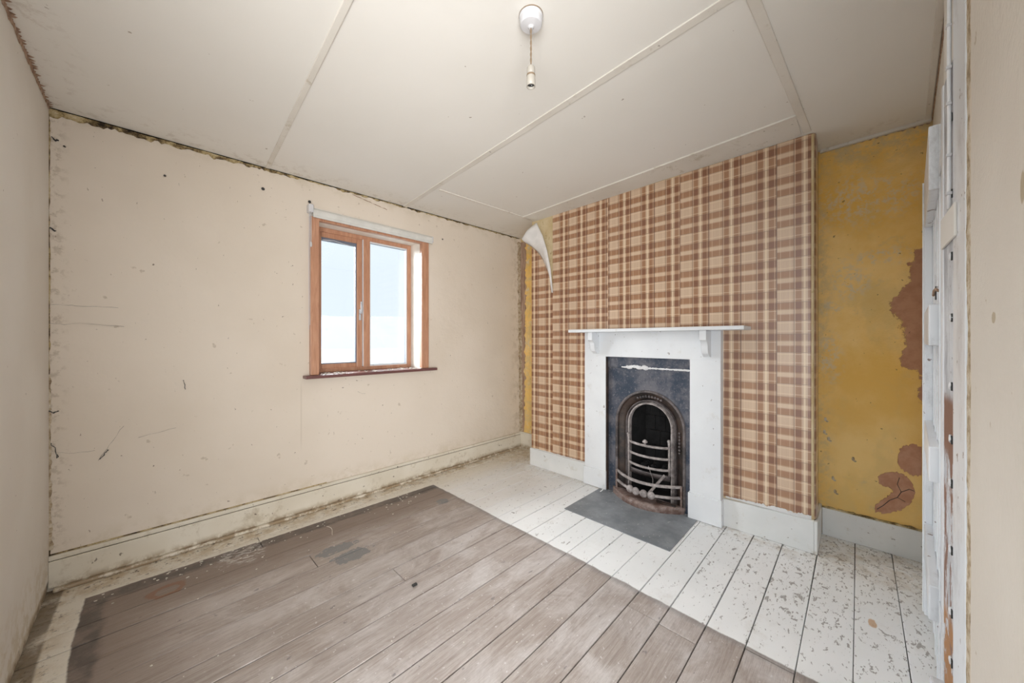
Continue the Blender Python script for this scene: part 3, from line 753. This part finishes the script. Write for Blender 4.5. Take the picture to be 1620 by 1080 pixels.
# ------------------------------------------------------------------ fireplace surround
sur = thing('fireplace_surround', (2.60, 1.147, 0), 'white painted wooden fireplace surround with plain mantelshelf on two scrolled brackets', 'fireplace')
G().box((2.45, .480, 1.279), (2.645, 1.738, 1.303)).build('mantelshelf', K['white'], sur, bevel=.004)
G().box((2.581, .634, 1.083), (2.643, 1.660, 1.279)).build('frieze_board', K['white'], sur, bevel=.002)
G().box((2.580, 1.462, .148), (2.619, 1.660, 1.085)).build('jamb_board', K['white'], sur, bevel=.002)
G().box((2.580, .634, .172), (2.646, .822, 1.085)).build('jamb_board', K['white'], sur, bevel=.002)
G().box((2.572, 1.458, .003), (2.622, 1.668, .151)).build('plinth_block', K['white'], sur, bevel=.003)
G().box((2.570, .627, .003), (2.646, .832, .176)).build('plinth_block', K['white'], sur, bevel=.003)
def corbel(y0, y1):
    P = [(2.581, 1.279), (2.470, 1.279), (2.470, 1.215)]
    for k in range(1, 8):
        a = math.pi/2*k/7; P.append((2.470+.040*math.sin(a)*.9, 1.215-.028*(1-math.cos(a))-.010*math.sin(a)))
    for k in range(1, 8):
        a = math.pi/2*k/7; P.append((2.506+.030*(1-math.cos(a)), 1.177-.058*math.sin(a)))
    P += [(2.545, 1.112), (2.555, 1.104), (2.581, 1.104)]
    return G().prism(P, lambda x, z: (x, y0, z), lambda x, z: (x, y1, z)).build('shelf_bracket', K['white'], sur, bevel=.002)
corbel(1.522, 1.562); corbel(.690, .730)
G().box((2.585, 1.452, .003), (2.620, 1.4635, 1.08)).build('inner_reveal', K['archd'], sur)

# ------------------------------------------------------------------ cast iron register grate
gr = thing('cast_iron_grate', (2.62, 1.14, 0), 'black cast iron arched fireplace insert with bowed grate bars and rusty ash guard', 'fireplace')
CY, CZ = 1.124, .572
def arch(r, n=20, z0=.02):
    return [(CY+r, z0)] + [(CY+r*math.cos(math.pi*k/n), CZ+r*math.sin(math.pi*k/n)) for k in range(n+1)] + [(CY-r, z0)]
R0 = .262
def arch_faces(profile, mat, name, parent, n=24, z0=.02, smooth=True):
    """profile list of (r, x): sweep along the arch"""
    g = G(); rows = []
    for r, x in profile:
        rows.append([(x, y, z) for y, z in arch(r, n, z0)])
    L = len(rows[0])
    for row in rows: g.v += row
    for i in range(len(rows)-1):
        for k in range(L-1): g.f.append((i*L+k, i*L+k+1, (i+1)*L+k+1, (i+1)*L+k))
    return g.build(name, mat, parent, smooth=smooth)
# face plate with arched hole
g = G(); n = 24; a = arch(R0, n, .0); X0 = 2.612
yl, yr, zt_ = 1.458, .815, .998
def outer(y, z):
    # push outwards to the rectangle
    if z <= CZ: return (yl if y > CY else yr, z)
    d = Vector((y-CY, z-CZ)); d.normalize(); best = 1e9
    if d.x > 1e-6: best = min(best, (yl-CY)/d.x)
    if d.x < -1e-6: best = min(best, (yr-CY)/d.x)
    if d.y > 1e-6: best = min(best, (zt_-CZ)/d.y)
    return (CY+d.x*best, CZ+d.y*best)
pl = []
for (y, z) in a: pl.append((y, z)); 
ol = [outer(y, z) for y, z in a]
ang = sorted(range(len(a)), key=lambda i: i)
g.v = [(X0, y, z) for y, z in pl] + [(X0, y, z) for y, z in ol] + [(X0+.012, y, z) for y, z in pl]
N = len(a)
for i in range(N-1): g.f += [(i, i+1, N+i+1, N+i), (i, 2*N+i, 2*N+i+1, i+1)]
for yc in (yl, yr):
    cidx = len(g.v); g.v.append((X0, yc, zt_))
    for i in range(N-1):
        p, q = ol[i], ol[i+1]
        if (abs(p[0]-yc) < 1e-4) != (abs(q[0]-yc) < 1e-4) and p[1] > CZ: g.f.append((N+i, N+i+1, cidx))
g.build('face_plate', K['iron'], gr)
G().box((2.604, .815, .998), (2.63, 1.458, 1.082)).build('head_plate', K['iron'], gr, bevel=.003)
random.seed(31)
g = G()
for i in range(46):
    t = i/45; y = 1.33 - t*.50; s = .006 + (.010 if .08 < t < .4 else 0)*random.random() + .004*random.random()
    g.ball((2.606, y, 1.000 + (.010 if .08 < t < .36 else .002)*random.random()+.004), s, 6, 4, (.8, 1.3, .9))
g.build('plaster_crust', K['chalk'], gr, kind='stuff')
arch_faces([(R0+.004, 2.612), (R0+.002, 2.604), (.254, 2.600), (.248, 2.603), (.246, 2.612)], K['arch'], 'outer_bead', gr)
arch_faces([(.246, 2.612), (.243, 2.626), (.236, 2.628), (.205, 2.640), (.194, 2.655)], K['archd'], 'splayed_band', gr)
arch_faces([(.194, 2.655), (.190, 2.632), (.186, 2.628), (.182, 2.634), (.178, 2.655)], K['arch'], 'middle_bead', gr)
arch_faces([(.178, 2.655), (.170, 2.630), (.166, 2.620), (.161, 2.620), (.157, 2.634), (.157, 2.665)], K['bar'], 'inner_bead', gr)
# relief moulding on the band
g = G()
for k in range(9):
    a_ = math.radians(66 + k*6); r = .218
    g.ball((2.627, CY+r*math.cos(a_), CZ+r*math.sin(a_)), .010, 8, 5, (.8, 1, 1))
for k in range(7):
    g.ball((2.627, CY-.218, CZ-.02-k*.024), .008, 8, 5, (.8, 1, 1.2))
g.build('cast_ornament', K['arch'], gr, smooth=True, kind='stuff')
# firebox
fb = G()
fb.box((2.86, .99, 0), (2.88, 1.26, .80)); fb.hexa([(2.66,.955,0), (2.86,1.00,0), (2.86,.99,0), (2.66,.945,0)], [(2.66,.955,.8), (2.86,1.00,.8), (2.86,.99,.8), (2.66,.945,.8)])
fb.hexa([(2.66,1.293,0), (2.86,1.25,0), (2.86,1.26,0), (2.66,1.303,0)], [(2.66,1.293,.8), (2.86,1.25,.8), (2.86,1.26,.8), (2.66,1.303,.8)])
fb.box((2.63, .9, -.002), (2.86, 1.36, .02)).box((2.66, .90, .76), (2.88, 1.36, .80))
fbx = fb.build('firebox', K['soot'], gr)
bp = None
for r in range(4):
    for c in range(3):
        y0 = 1.005 + c*.083 - (.04 if r % 2 else 0); y1 = y0 + .079
        y0 = max(y0, 1.002); y1 = min(y1, 1.248)
        if y1 - y0 < .02: continue
        G().box((2.845, y0, .26+r*.118), (2.862, y1, .26+r*.118+.112)).build('firebrick', K['soot'], fbx, bevel=.004)
# grate bars
def bow(y0, y1, z, out, n=14, x=2.625, zend=0):
    return [(x - out*math.sin(math.pi*k/n)**.55 if 0 < k < n else x, y0+(y1-y0)*k/n, z + (zend if k in (0, n) else 0)) for k in range(n+1)]
bars = G()
for z in (.435, .355, .275):
    G().tube(bow(1.280, .966, z, .070, 16), .0095, 8).build('grate_bar', K['bar'], gr, smooth=True)
for y in (1.278, .970):
    G().tube([(2.612, y, .235), (2.609, y, .35), (2.608, y, .455), (2.604, y, .48)], [.009, .008, .008, .010], 8).ball((2.604, y, .487), .012).build('grate_upright', K['bar'], gr, smooth=True)
G().lathe([(.008, 0), (.007, .01), (.018, .016), (.019, .024), (.010, .034), (.003, .038)], (2.556, 1.125, .443), 12).build('finial', K['bar'], gr, smooth=True)
g = G()
P = bow(1.275, .970, .235, .055, 14); Q = bow(1.275, .970, .190, .015, 14)
nn = len(P); g.v = P + Q
for i in range(nn-1): g.f.append((i, i+1, nn+i+1, nn+i))
g.build('ash_plate', K['arch'], gr, solid=.006, smooth=True)
# ash guard
gd = G()
OUT = .115
def bow2(y0, y1, z, out, r, name, mat, n=20, flat=1.0):
    pts = [(2.605 - out*(1-((2*k/n-1)**2)), y0+(y1-y0)*k/n, z) for k in range(n+1)]
    return pts
top = bow2(1.372, .885, .182, OUT, 0, '', 0)
def strap(pts, w, h):
    g = G(); n = len(pts)
    for (x, y, z) in pts: g.v += [(x-w/2, y, z-h/2), (x+w/2, y, z-h/2), (x+w/2, y, z+h/2), (x-w/2, y, z+h/2)]
    for i in range(n-1):
        for q in range(4): g.f.append((i*4+q, i*4+(q+1) % 4, i*4+4+(q+1) % 4, i*4+4+q))
    g.f += [(0,1,2,3), (n*4-4, n*4-1, n*4-2, n*4-3)]
    return g
strap(top, .014, .020).build('guard_top_rail', K['bar'], gr, bevel=.003)
low = bow2(1.372, .885, .105, OUT-.004, 0, '', 0)
G().tube(low, .011, 8).build('guard_lower_rail', K['bar'], gr, smooth=True)
for y in (1.215, 1.165, 1.105, 1.055):
    t = (y-1.1285)/.2435; x = 2.605 - (OUT+.004)*(1-t*t)
    G().ball((x, y, .108), .027, 14, 9, (.9, 1, 1.05)).build('guard_knob', K['bar'], gr, smooth=True)
for y in (1.375, .884): G().box((2.592, y-.006, .03), (2.612, y+.006, .188)).build('guard_post', K['rust'], gr, bevel=.003)
g = G(); inner = []; 
for zz, o_ in ((.003, .128), (.030, .135), (.046, .125), (.052, .105)):
    row = [(2.60 - o_*(1-((2*k/24-1)**2))-.012, 1.402-(1.402-.862)*k/24, zz) for k in range(25)]
    inner.append(row)
bk = [(2.625, 1.402-(1.402-.862)*k/24, .040) for k in range(25)]
rows = inner + [bk]
for row in rows: g.v += row
for i in range(len(rows)-1):
    for k in range(24): g.f.append((i*25+k, i*25+k+1, (i+1)*25+k+1, (i+1)*25+k))
g.f.append(tuple(i*25 for i in range(5))); g.f.append(tuple(i*25+24 for i in range(5))[::-1])
g.build('ash_guard_base', K['rust'], gr, smooth=True)
strap([(2.545+.01*abs(k-5)/5, 1.04-.02*k*.6, .055) for k in range(12)], .01, .02).build('damper_slot', K['archd'], gr)
G().tube([(2.50, 1.085, .10), (2.58, .99, .245)], .010, 8).build('damper_rod', K['bar'], gr, smooth=True)
G().tube([(2.535, 1.09, .30), (2.53, 1.07, .25), (2.528, 1.055, .215), (2.526, 1.055, .12)], .0018, 5).build('hanging_wire', K['bar'], gr)
random.seed(17)
for i in range(9):
    g = G(); c = (2.68+.05*(i//3), 1.04+.075*(i%3)+.01*(i//3), .235+random.random()*.02)
    g.ball(c, random.uniform(.016, .021), 7, 5, (1, 1.2, .8)); tag(g.build('cinder', K['soot']), 'black burnt cinder lying in the fire basket behind the bars', 'cinder', 'cinders in the fire basket')

h = G().box((2.083, .772, -.001), (2.575, 1.512, .0045)).box((2.575, .834, -.001), (2.86, 1.456, .0045)).build('hearth_slab', K['slate'], bevel=.002)
tag(h, 'flat grey slate hearth slab set into the painted boards before the grate', 'hearth')
s = G().tube([(2.52, 1.475, .005), (2.50, 1.462, .012), (2.53, 1.45, .03), (2.55, 1.458, .05), (2.545, 1.465, .055)], .004, 6).build('cord_scrap', K['cable'], smooth=True)
tag(s, 'short curled scrap of pale cord on the hearth beside the left jamb', 'cord')

# ------------------------------------------------------------------ ceiling pendant
LX, LY = .953, .8376; LZ = cz(LX, LY)
pd = thing('pendant_lamp_holder', (LX, LY, LZ-.26), 'bare ceiling pendant: white rose, brown flex and empty ivory bulb holder', 'lamp')
G().lathe([(.0425, .002), (.0425, -.010), (.0405, -.012), (.0400, -.030), (.036, -.036), (.012, -.040), (.006, -.046)], (LX, LY, LZ), 40).build('ceiling_rose', K['plastic'], pd, smooth=False, bevel=.0008)
G().lathe([(.0435, .001), (.0435, -.0035)], (LX, LY, LZ), 40).build('rose_base', K['cord'], pd)
g = G(); zz0, zz1 = LZ-.04, 2.195
for ph in (0, math.pi):
    g.tube([(LX+.0017*math.cos(ph+k*.9), LY+.0017*math.sin(ph+k*.9), zz0+(zz1-zz0)*k/24) for k in range(25)], .0019, 6)
g.build('flex', K['cord'], pd, smooth=True)
lh = G().lathe([(.006, .076), (.012, .070), (.0145, .066), (.0145, .040)], (LX, LY, 2.124), 24).build('holder_cap', K['ivory'], pd, smooth=True)
G().lathe([(.0152, .042), (.0152, .036)], (LX, LY, 2.124), 24).build('holder_ring', K['cord'], pd)
g = G(); pr = [(.0145, .037), (.0155, .020), (.0162, .0), (.0135, .0), (.013, .030)]
n = 24
for r, z in pr:
    for k in range(n): a_ = 2*math.pi*k/n; g.v.append((LX+r*math.cos(a_), LY+r*math.sin(a_), 2.124+z))
for i in range(len(pr)-1):
    for k in range(n): g.f.append((i*n+k, i*n+(k+1) % n, (i+1)*n+(k+1) % n, (i+1)*n+k))
sk = g.build('holder_skirt', K['ivory'], pd, smooth=True)
G().lathe([(.0128, .030), (.0128, .008), (.011, .008)], (LX, LY, 2.124), 20).build('socket_core', K['dark'], sk)
G().tube([(LX-.004, LY, 2.13), (LX-.004, LY, 2.136)], .002, 6).tube([(LX+.004, LY, 2.13), (LX+.004, LY, 2.136)], .002, 6).build('contact_pins', K['alu'], sk)

# ------------------------------------------------------------------ ledged door folded back against the right-hand wall
door = thing('door_1', (1.62, -.179, 0), kind='structure', rz=math.atan2(-.056, .78), local=True)
DW = .785; DT = 1.917
for k in range(5):
    x0 = DW*k/5; x1 = DW*(k+1)/5
    b = G().box((x0+.0015, -.018, .012), (x1-.0015, 0, DT)).build('door_board', K['door'], door, bevel=.004)
    G().tube([(x1-.008, .0005, .02), (x1-.008, .0005, DT-.01)], .003, 6).build('bead', K['door'], b)
for z0, z1 in ((1.705, 1.915), (1.197, 1.333), (.752, .868), (.30, .415)):
    G().box((.16, .0, z0), (DW-.036, .025, z1)).build('ledge', K['door'], door, bevel=.004)
st_ = G().box((DW-.035, .0, .012), (DW, .0245, DT)).build('edge_stile', K['door'], door, bevel=.003)
G().tube([(DW-.020, .026, .02), (DW-.020, .026, DT-.01)], .004, 6).build('bead', K['door'], st_)
G().tube([(.17, .004, 1.375), (.20, .008, 1.385), (.34, .008, 1.392), (.40, .008, 1.380)], .004, 6).build('latch_bar', K['timber'], door)
G().box((.36, .0, 1.362), (.385, .005, 1.41)).build('latch_plate', K['dark'], door, bevel=.001)
for zc in (1.76, .36):
    G().box((.0, .0005, zc-.02), (.15, .004, zc+.02)).build('strap_hinge', K['door'], door, bevel=.001)
for zc in (1.50, 1.61, 1.66):
    g = G().tube([(DW-.02, .002, zc), (DW+.000, .016, zc+.004), (DW+.012, .018, zc), (DW+.006, .010, zc-.006)], .0022, 6)
    g.build('hook_eye', K['cable'], door)

# door lining, casing and the clutter fixed to them
jm = G().box((1.462, -.215, 0), (1.598, -.177, 1.948)).build('trim_8', K['jamb'], kind='structure', bevel=.002)
G().box((1.592, -.205, 0), (1.617, -.1745, 1.948)).build('hinge_bead', K['door'], jm, bevel=.003)
random.seed(4)
for z in (1.80, 1.60, 1.436, 1.275, 1.095, .955, .84, .665, .50, .37):
    s_ = G().lathe([(.011, 0), (.010, .004), (.004, .005)], (0, 0, 0), 10)
    s_.v = [(1.477+random.uniform(-.004, .004)+x, -.177+zz, z+y) for x, y, zz in s_.v]
    q = s_.build('screw_head', K['cable'], jm, smooth=True)
    G().box((1.463, -.1775, z-.012), (1.470, -.1745, z+.010)).build('screw_hole', K['dark'], q)
cs = G().box((1.308, -.215, 0), (1.458, -.1765, 2.405)).build('trim_9', K['door'], kind='structure', bevel=.004)
G().box((1.458, -.2165, 0), (1.4625, -.186, 2.40)).build('dark_gap', K['black'], cs)
G().box((1.62, -.211, 1.948), (1.4625, -.180, 2.405)).build('trim_10', K['left'], kind='structure')
G().box((1.462, -.21, 0), (1.60, -.150, .235)).build('plinth_block', K['door'], jm, bevel=.006)
cv = G().box((1.40, -.1765, 1.475), (1.598, -.171, 1.560)).build('cover_board', K['left'], jm, bevel=.002)
cb = thing('surface_cable', (1.466, -.173, 1.56), 'thin white painted cable clipped down the door casing beside the rough jamb', 'cable')
g = G().tube([(1.466+.002*math.sin(k*1.3), -.1715, 1.56+(2.40-1.56)*k/14) for k in range(15)], .0042, 8)
g.build('cable', K['cable'], cb, smooth=True)
for z in (1.60, 1.70, 1.835, 1.93, 2.04, 2.22, 2.33):
    G().box((1.459, -.176, z-.004), (1.474, -.1655, z+.004)).build('cable_clip', K['plastic'], cb, bevel=.0015)

# ------------------------------------------------------------------ loose litter on the boards
random.seed(41)
g = G()
def chip(x, y, s):
    a = random.random()*6.3; z = .0012
    p = [(x+s*math.cos(a+q)*random.uniform(.5,1.3), y+s*math.sin(a+q)*random.uniform(.5,1.3)) for q in (0, 1.2, 2.4, 3.9, 5.0)]
    g.prism(p, lambda u, v: (u, v, z), lambda u, v: (u, v, z+.0015))
for i in range(90): chip(random.uniform(-.2, 1.5), 2.58 - abs(random.gauss(0, .10)), random.uniform(.002, .007))
for i in range(60): chip(random.uniform(0, 1.6), random.uniform(.7, 2.4), random.uniform(.0015, .005))
tag(g.build('paint_chip_litter', K['flake'], kind='stuff'), 'sprinkling of pale paint chips along the floor below the window', 'debris')
t = G().tube([(.80+.012*math.sin(k*.7), 2.47-.022*k, .0045+.002*math.sin(k)) for k in range(7)], .0016, 5).build('splinter', K['flake'])
tag(t, 'thin pale wood splinter lying on the dark boards below the window', 'splinter')
t = G().box((.90, 1.56, .002), (.925, 1.575, .010)).build('plaster_crumb', K['dark'], bevel=.002)
tag(t, 'small dark crumb on the bare boards in mid floor', 'debris')
# wall nails and pins
def pin(x, z, r, lab):
    o = G().ball((x, ay(x)-.004, z), r, 8, 6, (1, .7, 1)).build('wall_pin', K['dark'], smooth=True); tag(o, lab, 'pin')
pin(.513, 2.205, .010, 'dark knotted fixing on the cream wall left of the window under the batten end')
pin(1.90, 2.155, .007, 'small dark nail hole plug on the cream wall right of the blind')
pin(.055, 2.14, .006, 'tiny dark nail high on the cream wall near the left corner')

g = G()
def strand(pts, r=.0007):
    q = []
    for (a, b), (c, d) in zip(pts[:-1], pts[1:]):
        for t in (0, .33, .66): q.append((a+(c-a)*t+random.uniform(-.003, .003), b+(d-b)*t+random.uniform(-.003, .003)))
    q.append(pts[-1])
    g.tube([(x, ay(x)-.0055, z) for x, z in q], [r*random.uniform(.4, 1.3) for _ in q], 4)
strand([(-.340,1.385), (-.30,1.39), (-.26,1.385), (-.20,1.388), (-.12,1.386)]); strand([(-.342,1.30), (-.30,1.292), (-.25,1.30), (-.19,1.295), (-.10,1.288)])
strand([(-.345,.875), (-.33,.86), (-.315,.87)], .003); strand([(-.34,.72), (-.325,.69), (-.318,.64), (-.32,.66)], .002); strand([(-.32,.665), (-.27,.655), (-.20,.652)])
strand([(-.19,.60), (-.17,.63), (-.14,.69), (-.10,.76)]); strand([(-.185,.605), (-.165,.63), (-.155,.645)], .0035); strand([(-.05,.69), (.02,.70), (.10,.715)])
strand([(1.12,.82), (1.15,.80), (1.18,.795)]); strand([(.13,.985), (.135,.96), (.14,.93)], .002)
strand([(-.335,2.20), (-.325,2.185), (-.315,2.19)], .004); strand([(-.30,2.17), (-.295,2.165)], .005); strand([(-.34,1.76), (-.33,1.75), (-.325,1.745)], .004)
tag(g.build('cobweb_strands', K['dark'], kind='stuff'), 'dark dusty cobweb strands clinging to the cream wall near its left corner', 'cobweb')
# ------------------------------------------------------------------ outside: misty field and hill
fd = G()
nx = 12
fd.box((-400, 12, -3.6), (900, 198, -3.4)); tag(fd.build('misty_field', K['field']), 'pale misty green field seen below the skyline through the window', 'field')
g = G(); n = 40
for i in range(n+1):
    x = -300 + 1100*i/n; hh = 30 + 9*mnoise.noise(Vector((x*.006, 2, 0))) + 2*mnoise.noise(Vector((x*.05, 7, 0)))
    g.v += [(x, 200, -3.5), (x, 330, hh*.80), (x, 420, -3.5)]
for i in range(n):
    b_ = i*3; g.f += [(b_, b_+3, b_+4, b_+1), (b_+1, b_+4, b_+5, b_+2), (b_, b_+2, b_+5, b_+3)]
g.f += [(0, 1, 2), (n*3, n*3+2, n*3+1)]
tag(g.build('distant_hill', K['hill']), 'faint blue distant hill on the skyline through the window', 'hill')
for o in COL.objects:
    if '_local' in o: del o['_local']
